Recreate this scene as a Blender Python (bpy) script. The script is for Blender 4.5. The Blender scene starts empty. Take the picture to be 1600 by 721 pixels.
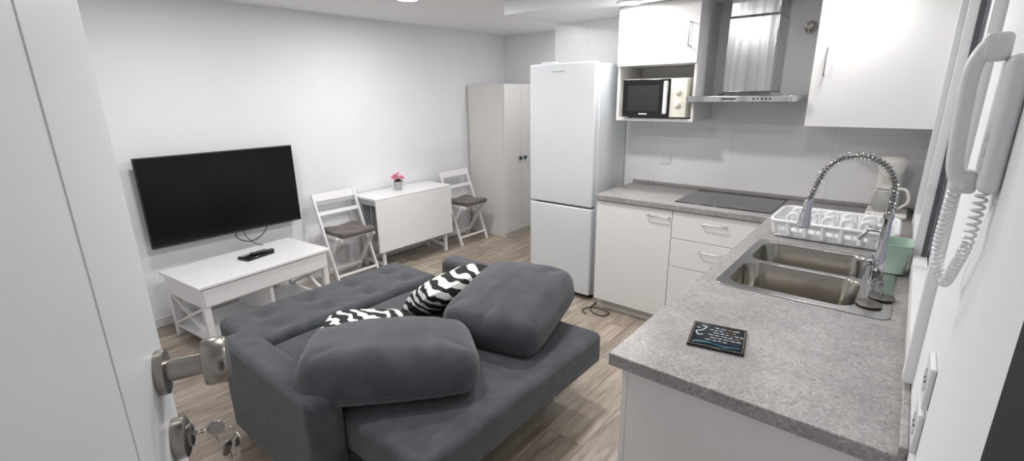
import bpy, bmesh, math, random
from mathutils import Vector, Matrix, Euler, noise
random.seed(4)
scene=bpy.context.scene
COL=scene.collection
# ------------------------------------------------------------------ materials
def mat(name,color=(.8,.8,.8),rough=.5,metal=0,bump=0,bscale=200,var=0,vscale=5,sheen=0,coat=0,spec=.5,trans=0,emit=None,estr=0):
    m=bpy.data.materials.new(name); m.use_nodes=True
    nt=m.node_tree; b=nt.nodes['Principled BSDF']
    b.inputs['Base Color'].default_value=(*color,1)
    b.inputs['Roughness'].default_value=rough
    b.inputs['Metallic'].default_value=metal
    b.inputs['Specular IOR Level'].default_value=spec
    b.inputs['Sheen Weight'].default_value=sheen
    b.inputs['Coat Weight'].default_value=coat
    b.inputs['Transmission Weight'].default_value=trans
    if emit: b.inputs['Emission Color'].default_value=(*emit,1); b.inputs['Emission Strength'].default_value=estr
    tc=nt.nodes.new('ShaderNodeTexCoord')
    if True:
        n=nt.nodes.new('ShaderNodeTexNoise'); n.inputs['Scale'].default_value=vscale; n.inputs['Detail'].default_value=4
        nt.links.new(tc.outputs['Object'],n.inputs['Vector'])
        v=max(var,.01)
        r=nt.nodes.new('ShaderNodeValToRGB')
        r.color_ramp.elements[0].color=(*[c*(1-v) for c in color],1); r.color_ramp.elements[0].position=.3
        r.color_ramp.elements[1].color=(*[min(1,c*(1+v)) for c in color],1); r.color_ramp.elements[1].position=.7
        nt.links.new(n.outputs['Fac'],r.inputs['Fac']); nt.links.new(r.outputs['Color'],b.inputs['Base Color'])
    if bump:
        n2=nt.nodes.new('ShaderNodeTexNoise'); n2.inputs['Scale'].default_value=bscale; n2.inputs['Detail'].default_value=3
        nt.links.new(tc.outputs['Object'],n2.inputs['Vector'])
        bp=nt.nodes.new('ShaderNodeBump'); bp.inputs['Strength'].default_value=bump; bp.inputs['Distance'].default_value=.003
        nt.links.new(n2.outputs['Fac'],bp.inputs['Height']); nt.links.new(bp.outputs['Normal'],b.inputs['Normal'])
    return m
M={}
M['wall']=mat('wall_paint',(.79,.80,.825),.85,bump=.1,bscale=120)
M['ceil']=mat('ceiling_paint',(.84,.84,.86),.9)
M['white']=mat('white_lacquer',(.80,.80,.81),.35)
M['cab']=mat('cabinet_white',(.76,.755,.75),.4)
M['fridge']=mat('fridge_white',(.62,.65,.675),.25,bump=.03,bscale=60)
M['door']=mat('door_white',(.70,.71,.73),.35)
M['plastic']=mat('white_plastic',(.76,.77,.78),.3)
M['phone']=mat('intercom_plastic',(.76,.77,.79),.3)
M['cream']=mat('cream_plastic',(.80,.77,.68),.35)
M['offwhite']=mat('off_white_plastic',(.78,.765,.72),.35)
M['beige']=mat('wardrobe_foil',(.68,.665,.64),.5)
M['beige2']=mat('wardrobe_door',(.70,.69,.68),.45)
M['black']=mat('black_gloss',(.006,.006,.007),.12,spec=.5)
M['blackm']=mat('black_matt',(.015,.015,.016),.5)
M['blackf']=mat('black_fabric',(.014,.014,.016),.9,bump=.4,bscale=250,var=.2)
M['screen']=mat('tv_screen',(.004,.004,.005),.22,spec=.3)
M['glassblk']=mat('hob_glass',(.01,.01,.012),.06,spec=.6)
M['sofa']=mat('sofa_velour',(.049,.055,.066),.9,bump=.8,bscale=420,var=.26,vscale=16,sheen=.25)
M['cushion']=mat('cushion_velour',(.045,.051,.062),.9,bump=.8,bscale=420,var=.28,vscale=11,sheen=.28)
M['brown']=mat('brown_cushion',(.11,.088,.08),.9,bump=.3,bscale=300,var=.15,vscale=30,sheen=.3)
M['steel']=mat('stainless_steel',(.58,.58,.58),.25,metal=1)
M['chrome']=mat('chrome',(.52,.52,.54),.1,metal=1)
M['nickel']=mat('satin_nickel',(.32,.295,.27),.28,metal=1)
M['handle']=mat('handle_nickel',(.5,.49,.48),.25,metal=1)
M['darkmetal']=mat('dark_metal',(.25,.23,.21),.3,metal=1)
M['gold']=mat('bowl_steel',(.35,.33,.295),.2,metal=1)
M['green']=mat('mint_plastic',(.42,.56,.47),.4)
M['teal']=mat('teal_knob',(.012,.06,.065),.3)
M['pink']=mat('pink_petals',(.70,.13,.22),.6,var=.35,vscale=60)
M['leaf']=mat('green_leaves',(.05,.16,.05),.6,var=.3,vscale=40)
M['pot']=mat('pot_metal',(.45,.45,.46),.35,metal=.7)
M['grey']=mat('grey_plastic',(.35,.36,.37),.4)
M['plinth']=mat('plinth_white',(.7,.69,.68),.5)
M['lamp']=mat('lamp_diffuser',(1,1,1),.5,emit=(1,.98,.95),estr=14)
M['winglass']=mat('window_glass',(.40,.43,.48),.3)
M['seal']=mat('grey_rubber_seal',(.09,.09,.10),.6)
M['clear']=mat('carafe_glass',(.75,.75,.73),.1,trans=.6)
M['cardw']=mat('card_print_white',(.60,.66,.68),.2)
M['cardb']=mat('card_navy',(.008,.012,.02),.12)
M['cardt']=mat('card_ink',(.02,.09,.14),.2)
M['cardo']=mat('card_ochre',(.32,.22,.12),.2)

def node_mat(name):
    m=bpy.data.materials.new(name); m.use_nodes=True
    return m,m.node_tree,m.node_tree.nodes['Principled BSDF'],m.node_tree.nodes,m.node_tree.links
def ramp(N,stops,interp='LINEAR'):
    r=N.new('ShaderNodeValToRGB'); cr=r.color_ramp; cr.interpolation=interp
    while len(cr.elements)>1: cr.elements.remove(cr.elements[-1])
    cr.elements[0].position=stops[0][0]; cr.elements[0].color=(*stops[0][1],1)
    for p,c in stops[1:]:
        e=cr.elements.new(p); e.color=(*c,1)
    return r
def mix(N,L,a,b,fac,mode='MIX'):
    x=N.new('ShaderNodeMix'); x.data_type='RGBA'; x.blend_type=mode
    if isinstance(fac,(int,float)): x.inputs[0].default_value=fac
    else: L.new(fac,x.inputs[0])
    for s,i in ((a,6),(b,7)):
        if isinstance(s,tuple): x.inputs[i].default_value=(*s,1)
        else: L.new(s,x.inputs[i])
    return x.outputs[2]
# floor planks
m,nt,b,N,L=node_mat('oak_laminate_floor'); M['floor']=m
tc=N.new('ShaderNodeTexCoord'); mp=N.new('ShaderNodeMapping'); mp.inputs['Rotation'].default_value=(0,0,math.pi/2)
L.new(tc.outputs['Object'],mp.inputs['Vector'])
br=N.new('ShaderNodeTexBrick'); br.inputs['Scale'].default_value=1; br.inputs['Brick Width'].default_value=1.2; br.inputs['Row Height'].default_value=.19
br.inputs['Mortar Size'].default_value=.0018; br.inputs['Color1'].default_value=(.0,.0,.0,1); br.inputs['Color2'].default_value=(1,1,1,1); br.inputs['Mortar'].default_value=(.5,.5,.5,1)
br.offset=.37
L.new(mp.outputs[0],br.inputs['Vector'])
sc=N.new('ShaderNodeVectorMath'); sc.operation='MULTIPLY'; sc.inputs[1].default_value=(1.3,9,1)
L.new(mp.outputs[0],sc.inputs[0])
ad=N.new('ShaderNodeVectorMath'); ad.operation='ADD'; L.new(sc.outputs[0],ad.inputs[0])
s2=N.new('ShaderNodeVectorMath'); s2.operation='SCALE'; s2.inputs['Scale'].default_value=7; L.new(br.outputs['Color'],s2.inputs[0]); L.new(s2.outputs[0],ad.inputs[1])
n1=N.new('ShaderNodeTexNoise'); n1.inputs['Scale'].default_value=2.2; n1.inputs['Detail'].default_value=8; n1.inputs['Roughness'].default_value=.62; n1.inputs['Distortion'].default_value=.8
L.new(ad.outputs[0],n1.inputs['Vector'])
r1=ramp(N,[(.28,(.19,.145,.11)),(.43,(.32,.262,.212)),(.58,(.425,.365,.305)),(.75,(.50,.45,.385))]); L.new(n1.outputs['Fac'],r1.inputs['Fac'])
r2=ramp(N,[(0,(.76,.76,.76)),(1,(1.08,1.07,1.06))]); L.new(br.outputs['Color'],r2.inputs['Fac'])
c=mix(N,L,r1.outputs['Color'],r2.outputs['Color'],1.0,'MULTIPLY')
c=mix(N,L,c,(.14,.11,.09),br.outputs['Fac'])
L.new(c,b.inputs['Base Color']); b.inputs['Roughness'].default_value=.36
# worktop
m,nt,b,N,L=node_mat('grey_stone_laminate'); M['top']=m
tc=N.new('ShaderNodeTexCoord')
n1=N.new('ShaderNodeTexNoise'); n1.inputs['Scale'].default_value=50; n1.inputs['Detail'].default_value=7; n1.inputs['Roughness'].default_value=.68; n1.inputs['Distortion'].default_value=2.2
n2=N.new('ShaderNodeTexNoise'); n2.inputs['Scale'].default_value=9; n2.inputs['Detail'].default_value=3
L.new(tc.outputs['Object'],n1.inputs['Vector']); L.new(tc.outputs['Object'],n2.inputs['Vector'])
r1=ramp(N,[(.30,(.15,.135,.128)),(.42,(.26,.247,.24)),(.55,(.335,.323,.32)),(.70,(.47,.46,.455))]); L.new(n1.outputs['Fac'],r1.inputs['Fac'])
r2=ramp(N,[(.35,(.90,.89,.89)),(.65,(1.07,1.07,1.07))]); L.new(n2.outputs['Fac'],r2.inputs['Fac'])
c=mix(N,L,r1.outputs['Color'],r2.outputs['Color'],1.0,'MULTIPLY'); L.new(c,b.inputs['Base Color']); b.inputs['Roughness'].default_value=.38
# zebra
m,nt,b,N,L=node_mat('zebra_fabric'); M['zebra']=m
tc=N.new('ShaderNodeTexCoord')
def wav_tex(sc_,dist,dirn,off):
    mp=N.new('ShaderNodeMapping'); mp.inputs['Location'].default_value=off; L.new(tc.outputs['Object'],mp.inputs['Vector'])
    w=N.new('ShaderNodeTexWave'); w.inputs['Scale'].default_value=sc_; w.inputs['Distortion'].default_value=dist; w.inputs['Detail'].default_value=1.0; w.inputs['Detail Scale'].default_value=1.8
    w.bands_direction=dirn; L.new(mp.outputs[0],w.inputs['Vector']); return w
w1=wav_tex(6.5,5,'DIAGONAL',(0,0,0))
mz_=N.new('ShaderNodeTexNoise'); mz_.inputs['Scale'].default_value=9; L.new(tc.outputs['Object'],mz_.inputs['Vector'])
sm=N.new('ShaderNodeMath'); sm.operation='MULTIPLY_ADD'; sm.inputs[1].default_value=1.1; L.new(mz_.outputs['Fac'],sm.inputs[0]); L.new(w1.outputs['Fac'],sm.inputs[2])
r1=ramp(N,[(0,(.012,.012,.013)),(.50,(.78,.78,.76))],'CONSTANT')
sb=N.new('ShaderNodeMath'); sb.operation='MULTIPLY'; sb.inputs[1].default_value=.48; L.new(sm.outputs[0],sb.inputs[0]); L.new(sb.outputs[0],r1.inputs['Fac'])
L.new(r1.outputs['Color'],b.inputs['Base Color']); b.inputs['Roughness'].default_value=.85
# brushed hood steel
m,nt,b,N,L=node_mat('brushed_steel'); M['brushed']=m
tc=N.new('ShaderNodeTexCoord'); mp=N.new('ShaderNodeMapping'); mp.inputs['Scale'].default_value=(9,9,.15); L.new(tc.outputs['Object'],mp.inputs['Vector'])
n1=N.new('ShaderNodeTexNoise'); n1.inputs['Scale'].default_value=2.2; L.new(mp.outputs[0],n1.inputs['Vector'])
r1=ramp(N,[(.35,(.40,.40,.41)),(.65,(.60,.60,.61))]); L.new(n1.outputs['Fac'],r1.inputs['Fac']); L.new(r1.outputs['Color'],b.inputs['Base Color'])
bp=N.new('ShaderNodeBump'); bp.inputs['Strength'].default_value=.35; bp.inputs['Distance'].default_value=.004; L.new(n1.outputs['Fac'],bp.inputs['Height']); L.new(bp.outputs['Normal'],b.inputs['Normal'])
b.inputs['Metallic'].default_value=1; b.inputs['Roughness'].default_value=.2
# kitchen wall with big panels
m,nt,b,N,L=node_mat('wall_panels'); M['tiles']=m
tc=N.new('ShaderNodeTexCoord'); mp=N.new('ShaderNodeMapping'); mp.inputs['Rotation'].default_value=(math.pi/2,0,0); mp.inputs['Location'].default_value=(-.24,.09,0)
L.new(tc.outputs['Object'],mp.inputs['Vector'])
br=N.new('ShaderNodeTexBrick'); br.offset=0; br.inputs['Scale'].default_value=1; br.inputs['Brick Width'].default_value=.6; br.inputs['Row Height'].default_value=1.25; br.inputs['Mortar Size'].default_value=.0013
br.inputs['Color1'].default_value=(.81,.805,.81,1); br.inputs['Color2'].default_value=(.82,.815,.82,1); br.inputs['Mortar'].default_value=(.66,.66,.66,1)
L.new(mp.outputs[0],br.inputs['Vector']); L.new(br.outputs['Color'],b.inputs['Base Color']); b.inputs['Roughness'].default_value=.3
# ------------------------------------------------------------------ geometry accumulator
class G:
    def __init__(s): s.bm=bmesh.new(); s.M=Matrix.Identity(4)
    def _v(s,p): return s.bm.verts.new(s.M@Vector(p))
    def box(s,lo,hi):
        x0,y0,z0=lo;x1,y1,z1=hi
        v=[s._v(p) for p in [(x0,y0,z0),(x1,y0,z0),(x1,y1,z0),(x0,y1,z0),(x0,y0,z1),(x1,y0,z1),(x1,y1,z1),(x0,y1,z1)]]
        for f in [(0,3,2,1),(4,5,6,7),(0,1,5,4),(1,2,6,5),(2,3,7,6),(3,0,4,7)]: s.bm.faces.new([v[i] for i in f])
        return s
    def bar(s,p0,p1,w,h,up=(0,0,1)):
        p0=Vector(p0);p1=Vector(p1);d=(p1-p0).normalized();u=Vector(up)
        sd=d.cross(u)
        if sd.length<1e-4: sd=d.cross(Vector((1,0,0)))
        sd.normalize(); u=sd.cross(d).normalized()
        v=[]
        for p in (p0,p1):
            for a,c in ((-1,-1),(1,-1),(1,1),(-1,1)): v.append(s._v(p+sd*a*w/2+u*c*h/2))
        for f in [(0,3,2,1),(4,5,6,7),(0,1,5,4),(1,2,6,5),(2,3,7,6),(3,0,4,7)]: s.bm.faces.new([v[i] for i in f])
        return s
    def tube(s,pts,r,seg=10,closed=False,caps=True):
        pts=[Vector(p) for p in pts]; n=len(pts); rr=r if isinstance(r,(list,tuple)) else [r]*n
        rings=[];prev=None
        for i,p in enumerate(pts):
            if closed: d=(pts[(i+1)%n]-pts[i-1])
            else: d=pts[min(i+1,n-1)]-pts[max(i-1,0)]
            if d.length<1e-9: d=Vector((0,0,1))
            d.normalize()
            if prev is None:
                a=Vector((0,0,1)) if abs(d.z)<.9 else Vector((1,0,0))
                prev=(a-d*a.dot(d)).normalized()
            else:
                q=prev-d*prev.dot(d)
                prev=q.normalized() if q.length>1e-6 else prev
            e=d.cross(prev)
            rings.append([s._v(p+(prev*math.cos(2*math.pi*k/seg)+e*math.sin(2*math.pi*k/seg))*rr[i]) for k in range(seg)])
        m=n if closed else n-1
        for i in range(m):
            A=rings[i];B=rings[(i+1)%n]
            for k in range(seg): s.bm.faces.new([A[k],A[(k+1)%seg],B[(k+1)%seg],B[k]])
        if caps and not closed:
            s.bm.faces.new(rings[0][::-1]); s.bm.faces.new(rings[-1])
        return s
    def cyl(s,p0,p1,r0,r1=None,seg=24):
        return s.tube([p0,p1],[r0,r0 if r1 is None else r1],seg)
    def lathe(s,prof,c=(0,0,0),axis=(0,0,1),seg=32):
        ax=Vector(axis).normalized();c=Vector(c)
        return s.tube2([(c+ax*z,r) for r,z in prof],ax,seg)
    def tube2(s,pr,ax,seg):
        a=Vector((1,0,0)) if abs(ax.x)<.9 else Vector((0,1,0))
        u=(a-ax*a.dot(ax)).normalized();e=ax.cross(u);rings=[]
        for p,r in pr:
            r=max(r,1e-4)
            rings.append([s._v(p+(u*math.cos(2*math.pi*k/seg)+e*math.sin(2*math.pi*k/seg))*r) for k in range(seg)])
        for A,B in zip(rings,rings[1:]):
            for k in range(seg): s.bm.faces.new([A[k],A[(k+1)%seg],B[(k+1)%seg],B[k]])
        s.bm.faces.new(rings[0][::-1]); s.bm.faces.new(rings[-1]); return s
    def ball(s,c,r,sc=(1,1,1),seg=12):
        mt=s.M@Matrix.Translation(Vector(c))@Matrix.Diagonal((sc[0],sc[1],sc[2],1))
        bmesh.ops.create_uvsphere(s.bm,u_segments=seg,v_segments=max(6,seg//2+2),radius=r,matrix=mt); return s
    def rbox(s,lo,hi,r,n=10,fn=None):
        lo=Vector(lo);hi=Vector(hi)
        rr=[min(r,(hi[i]-lo[i])/2*.999) for i in range(3)]
        def samples(i):
            a,b2=lo[i],hi[i];R=rr[i];o=[]
            K=5
            for k in range(K): o.append(a+R*(1-math.tan(math.pi/4*(1-k/K))))
            q=max(2,int(n*(b2-a-2*R)/max(hi-lo))+1)
            for k in range(q+1): o.append(a+R+(b2-a-2*R)*k/q)
            for k in range(K): o.append(b2-R*(1-math.tan(math.pi/4*((k+1)/K))))
            return o
        S=[samples(i) for i in range(3)]
        cache={}
        def V(p):
            key=tuple(round(x,6) for x in p)
            if key in cache: return cache[key]
            q=Vector([min(max(p[i],lo[i]+rr[i]),hi[i]-rr[i]) for i in range(3)])
            d=Vector(p)-q
            dn=Vector([d[i]/rr[i] for i in range(3)])
            if dn.length>1e-9:
                dn.normalize(); d=Vector([dn[i]*rr[i] for i in range(3)])
            w=q+d
            if fn: w=fn(w)
            cache[key]=s._v(w); return cache[key]
        for ax in range(3):
            i,j=[(1,2),(2,0),(0,1)][ax]
            for side in (lo[ax],hi[ax]):
                for a in range(len(S[i])-1):
                    for c in range(len(S[j])-1):
                        q=[]
                        for (da,dc) in ((0,0),(1,0),(1,1),(0,1)):
                            p=[0,0,0];p[ax]=side;p[i]=S[i][a+da];p[j]=S[j][c+dc];q.append(V(p))
                        if side==lo[ax]: q=q[::-1]
                        if len(set(q))==4:
                            try: s.bm.faces.new(q)
                            except ValueError: pass
        return s
    def plate(s,outer,holes,z0,z1):
        loops=[outer]+holes; tops=[]
        for z,flip in ((z1,False),(z0,True)):
            es=[];vs=[]
            for lp in loops:
                v=[s._v((x,y,z)) for x,y in lp]; vs.append(v)
                for k in range(len(v)): es.append(s.bm.edges.new((v[k],v[(k+1)%len(v)])))
            bmesh.ops.triangle_fill(s.bm,edges=es,use_beauty=True,use_dissolve=False,normal=(0,0,-1 if flip else 1))
            tops.append(vs)
        for A,B in zip(*tops):
            n=len(A)
            for k in range(n): s.bm.faces.new([A[k],A[(k+1)%n],B[(k+1)%n],B[k]])
        bmesh.ops.recalc_face_normals(s.bm,faces=s.bm.faces)
        return s
    def obj(s,name,mt,parent=None,bevel=0,smooth=None,origin=None,rot=None,kind=None,label=None,cat=None,seg=2,local=False):
        me=bpy.data.meshes.new(name)
        bmesh.ops.recalc_face_normals(s.bm,faces=s.bm.faces)
        o=bpy.data.objects.new(name,me)
        if parent is not None and not local:
            r=parent
            while r.parent: r=r.parent
            s.bm.transform(r.matrix_basis.inverted())
        if parent is None and origin is None and kind!='structure':
            cs=[v.co for v in s.bm.verts]
            origin=((min(c.x for c in cs)+max(c.x for c in cs))/2,(min(c.y for c in cs)+max(c.y for c in cs))/2,min(c.z for c in cs))
        if parent is None and origin is not None:
            if rot is None: s.bm.transform(Matrix.Translation(-Vector(origin)))
            o.location=origin
            if rot: o.rotation_euler=rot
        s.bm.to_mesh(me); s.bm.free()
        me.materials.append(M[mt] if isinstance(mt,str) else mt)
        COL.objects.link(o)
        if parent is not None: o.parent=parent
        if smooth is None: smooth=True
        if smooth:
            try:
                me.polygons.foreach_set('use_smooth',[True]*len(me.polygons)); me.set_sharp_from_angle(angle=math.radians(38))
            except Exception: pass
        if bevel:
            bv=o.modifiers.new('bevel','BEVEL'); bv.width=bevel; bv.segments=seg; bv.limit_method='ANGLE'; bv.angle_limit=math.radians(40)
            bv.harden_normals=False
        if kind: o['kind']=kind
        if label: o['label']=label
        if cat: o['category']=cat
        return o
def thing(name,loc,label,cat,rot=(0,0,0),group=None):
    e=bpy.data.objects.new(name,None); e.empty_display_size=.1; COL.objects.link(e)
    e.matrix_basis=Matrix.Translation(Vector(loc))@Euler(rot).to_matrix().to_4x4()
    e['label']=label; e['category']=cat
    if group: e['group']=group
    return e
def copy_thing(root,loc,rot=None,label=None):
    n=root.copy(); COL.objects.link(n); n.location=loc
    if rot: n.rotation_euler=rot
    if label: n['label']=label
    mp={root:n}
    def rec(o):
        for ch in [x for x in bpy.data.objects if x.parent==o]:
            if ch in mp.values(): continue
            k=ch.copy(); COL.objects.link(k); k.parent=mp[o]; mp[ch]=k; rec(ch)
    rec(root)
    return n
def rrect(x0,y0,x1,y1,r,n=6):
    o=[]
    for cx,cy,a in ((x1-r,y0+r,-90),(x1-r,y1-r,0),(x0+r,y1-r,90),(x0+r,y0+r,180)):
        for k in range(n+1):
            t=math.radians(a+90*k/n); o.append((cx+r*math.cos(t),cy+r*math.sin(t)))
    return o
def arc(c,r,a0,a1,n,u=(1,0,0),v=(0,0,1)):
    c=Vector(c);u=Vector(u);v=Vector(v)
    return [c+u*r*math.cos(math.radians(a0+(a1-a0)*k/n))+v*r*math.sin(math.radians(a0+(a1-a0)*k/n)) for k in range(n+1)]
def smooth_path(pts,n=8):
    pts=[Vector(p) for p in pts];o=[]
    P=[pts[0]]+pts+[pts[-1]]
    for i in range(1,len(P)-2):
        for k in range(n):
            t=k/n;a,b_,c_,d=P[i-1],P[i],P[i+1],P[i+2]
            o.append(.5*((2*b_)+(-a+c_)*t+(2*a-5*b_+4*c_-d)*t*t+(-a+3*b_-3*c_+d)*t**3))
    o.append(pts[-1]); return o
def resample(p,n):
    ds=[0]
    for a,b_ in zip(p,p[1:]): ds.append(ds[-1]+(b_-a).length)
    out=[];j=0
    for i in range(n):
        t=ds[-1]*i/(n-1)
        while j<len(ds)-2 and ds[j+1]<t: j+=1
        f=(t-ds[j])/max(1e-9,ds[j+1]-ds[j]); out.append(p[j].lerp(p[j+1],min(1,f)))
    return out
# ------------------------------------------------------------------ constants
XL,XR=-4.0,.10
YF,YB,YR=-.17,3.60,4.70
ZC,ZS=2.28,2.17
XJ=-2.48
# ------------------------------------------------------------------ room
G().box((XL-.1,YF-1.2,-.1),(XR+.3,YR+.1,0)).obj('floor','floor',kind='structure',smooth=False)
G().box((XL-.1,YF-1.2,ZC),(XR+.3,YR+.1,ZC+.1)).obj('ceiling','ceil',kind='structure',smooth=False)
G().box((XJ,2.93,ZS),(XR,YB,ZC)).obj('trim_1','ceil',kind='structure',smooth=False)
G().box((XL-.1,YF-.15,0),(XL,YR+.1,ZC)).obj('wall_left','wall',kind='structure',smooth=False)
G().box((XL,YR,0),(XJ,YR+.1,ZC)).obj('wall_recess','wall',kind='structure',smooth=False)
G().box((XJ,YB,0),(XR+.15,YR+.1,ZC)).obj('wall_back','tiles',kind='structure',smooth=False)
wy0,wy1,wz0,wz1=1.36,3.12,.98,2.12
G().box((XR,YF-.15,0),(XR+.15,wy0,ZC)).box((XR,wy1,0),(XR+.15,YB,ZC)).box((XR,wy0,0),(XR+.15,wy1,wz0)).box((XR,wy0,wz1),(XR+.15,wy1,ZC)).obj('wall_right','wall',kind='structure',smooth=False)
dx0,dx1=-1.02,-.12
G().box((XL,YF-.12,0),(dx0,YF,ZC)).box((dx1,YF-.12,0),(XR,YF,ZC)).box((dx0,YF-.12,2.08),(dx1,YF,ZC)).obj('wall_front','wall',kind='structure',smooth=False)
G().box((dx0-.3,YF-1.2,0),(XR+.3,YF-1.1,ZC)).box((dx0-.35,YF-1.2,0),(dx0-.25,YF-.12,ZC)).box((XR+.2,YF-1.2,0),(XR+.3,YF-.12,ZC)).obj('wall_hallway','wall',kind='structure',smooth=False)
G().box((XL,YF,0),(XL+.012,YR,.07)).obj('baseboard_left','white',kind='structure',bevel=.003)
G().box((XL,YR-.012,0),(XJ,YR,.07)).obj('baseboard_recess','white',kind='structure',bevel=.003)
# window in the right wall
w=G()
wm=2.32
ys=(wy0-.03,wm-.02,wy1-.02)
for y in ys: w.box((XR-.020,y,wz0-.04),(XR+.025,y+.05,wz1+.04))
for ya,yb in ((ys[0]+.0505,ys[1]-.0005),(ys[1]+.0505,ys[2]-.0005)):
    for z in (wz0-.039,wz1-.011): w.box((XR-.016,ya,z),(XR+.0245,yb,z+.05))
w.obj('window_1','white',kind='structure')
G().box((XR+.028,wy0+.001,wz0+.001),(XR+.034,wy1-.001,wz1-.001)).obj('window_2','winglass',kind='structure')
w=G()
for y in (wm-.031,wm+.031,wy1-.031): w.box((XR+.006,y,wz0+.012),(XR+.021,y+.010,wz1-.012))
w.obj('window_3','seal',kind='structure')
# ------------------------------------------------------------------ entrance door (ajar)
D=thing('door_1',(-.134,-.151,0),'white panelled entrance door standing ajar','door',rot=(0,0,math.radians(157.6)))
D['kind']='structure'
W=.855
g=G(); g.box((0,0,0.01),(W,.042,2.05)); g.obj('leaf','door',D,local=True,bevel=.003)
g=G()
def ring(x0,z0,x1,z1,w_=.03,t=.018):
    for a,b_,up in (((x0,0,z0),(x1,0,z0),(0,0,1)),((x0,0,z1),(x1,0,z1),(0,0,1)),((x0,0,z0),(x0,0,z1),(1,0,0)),((x1,0,z0),(x1,0,z1),(1,0,0))): g.bar(a,b_,t,w_,up)
ring(.12,.15,W-.22,.90,.05,.0032); ring(.12,1.03,W-.22,1.92,.05,.0032)
g.obj('moulding','door',D,local=True,bevel=.0014,seg=3)
kx=W-.062
g=G(); g.lathe([(.036,0),(.037,.004),(.036,.013),(.018,.015),(.0175,.060),(.037,.064),(.039,.070),(.039,.092),(.035,.098)],(kx,0,1.178),(0,-1,0),40)
g.obj('knob','nickel',D,local=True)
g=G(); g.lathe([(.034,0),(.035,.003),(.034,.018),(.028,.021)],(kx,0,1.052),(0,-1,0),40); lk=g.obj('lock','nickel',D,local=True)
g=G(); g.lathe([(.019,.0205),(.019,.026),(.014,.028)],(kx,0,1.052),(0,-1,0),30); g.obj('lock_cylinder','darkmetal',D,local=True)
for z in (.35,1.75): G().cyl((0,-.006,z-.05),(0,-.006,z+.05),.009,seg=14).obj('hinge','nickel',D,local=True)
Dm=D.matrix_basis
def kw(x,y,z): return Dm@Vector((x,y,z))
K=thing('bunch_of_keys',kw(kx,-.03,1.052),'bunch of metal keys hanging from the door lock','keys',rot=(0,0,math.radians(157.6)))
def key(M4,name):
    g=G(); g.M=M4
    g.lathe([(.006,-.001),(.0135,-.001),(.0135,.001),(.006,.001)],(0,0,0),(0,1,0),20)
    g.bar((.010,0,0),(.034,0,0),.007,.002,(0,0,1)); 
    g.bar((.018,0,.004),(.022,0,.004),.002,.004,(0,0,1)); g.bar((.026,0,.004),(.031,0,.004),.002,.004,(0,0,1))
    g.obj(name,'nickel',K,local=True)
key(Matrix.Translation((0,-.030,0))@Matrix.Rotation(math.radians(90),4,'Z'),'key')
key(Matrix.Translation((-.006,-.041,-.042))@Matrix.Rotation(math.radians(75),4,'Y')@Matrix.Rotation(.5,4,'X'),'key')
key(Matrix.Translation((.004,-.055,-.036))@Matrix.Rotation(math.radians(110),4,'Y')@Matrix.Rotation(-.6,4,'X'),'key')
G().tube(arc((0,-.041,-.016),.016,0,345,28,(0.3,.95,0),(0,0,1)),.0012,6).obj('key_ring','nickel',K,local=True)
# ------------------------------------------------------------------ television
T=thing('television',(-3.9,1.35,.60),'large black flat screen television mounted on the wall','television')
x=-3.9
G().box((x-.03,.816,.60),(x,1.88,1.227)).obj('casing','blackm',T,bevel=.004)
G().box((x-.06,1.1,.72),(x-.028,1.6,1.1)).obj('rear_housing','blackm',T,bevel=.01)
G().box((x-.001,.824,.618),(x+.002,1.872,1.219)).obj('screen','screen',T)
G().box((XL+.001,1.25,.78),(x-.06,1.45,1.05)).obj('wall_bracket','darkmetal',T,bevel=.003)
G().tube(smooth_path([(-3.93,1.38,.62),(-3.92,1.36,.56),(-3.88,1.42,.52),(-3.87,1.5,.53),(-3.90,1.58,.58),(-3.93,1.6,.62)]),.004,6).obj('cable','blackm',T)
G().tube(smooth_path([(-3.93,1.42,.62),(-3.9,1.42,.56),(-3.85,1.46,.50),(-3.80,1.50,.484)]),.003,6).obj('cable','blackm',T)
# ------------------------------------------------------------------ coffee table
B=thing('coffee_table',(-3.575,1.30,0),'white wooden coffee table with crossed side braces','table',rot=(0,0,math.radians(6)))
hx,hy,ht=.28,.475,.47
G().box((-hx,-hy,ht-.022),(hx,hy,ht)).obj('table_top','white',B,local=True,bevel=.004)
G().box((-hx+.02,-hy+.02,.315),(hx-.02,hy-.02,ht-.022)).obj('apron','white',B,local=True,bevel=.002)
G().box((hx-.021,-hy+.03,.325),(hx-.012,hy-.03,ht-.03)).obj('drawer','white',B,local=True,bevel=.002)
for sx in (-1,1):
    for sy in (-1,1):
        cx=sx*(hx-.04);cy=sy*(hy-.04)
        G().box((cx-.02,cy-.02,0),(cx+.02,cy+.02,.315)).obj('leg','white',B,local=True,bevel=.002)
for sy in (-1,1):
    cy=sy*(hy-.04)
    G().bar((-hx+.05,cy,.09),(hx-.05,cy,.31),.018,.028,(0,1,0)).bar((-hx+.05,cy,.31),(hx-.05,cy,.09),.016,.028,(0,1,0)).obj('cross_brace','white',B,local=True,bevel=.002)
G().box((-hx+.025,-hy+.03,.06),(hx-.025,hy-.03,.08)).obj('shelf','white',B,local=True,bevel=.002)
G().box((-hx+.04,-.012,.08),(hx-.04,.012,.315)).obj('divider','white',B,local=True,bevel=.002)
R=thing('media_box',(-3.60,1.36,.47),'small black media box lying on the coffee table','box',rot=(0,0,math.radians(14)))
G().box((-.06,-.11,0),(.06,.11,.02)).obj('casing','black',R,local=True,bevel=.005)
G().box((-.045,-.095,.02),(-.025,.095,.0215)).obj('vent','grey',R,local=True)
R=thing('remote_control',(-3.585,1.40,.4915),'slim dark remote control resting on the black box','remote',rot=(0,0,math.radians(-8)))
G().box((-.02,-.08,0),(.02,.08,.014)).obj('casing','blackm',R,local=True,bevel=.005)
g=G()
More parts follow.
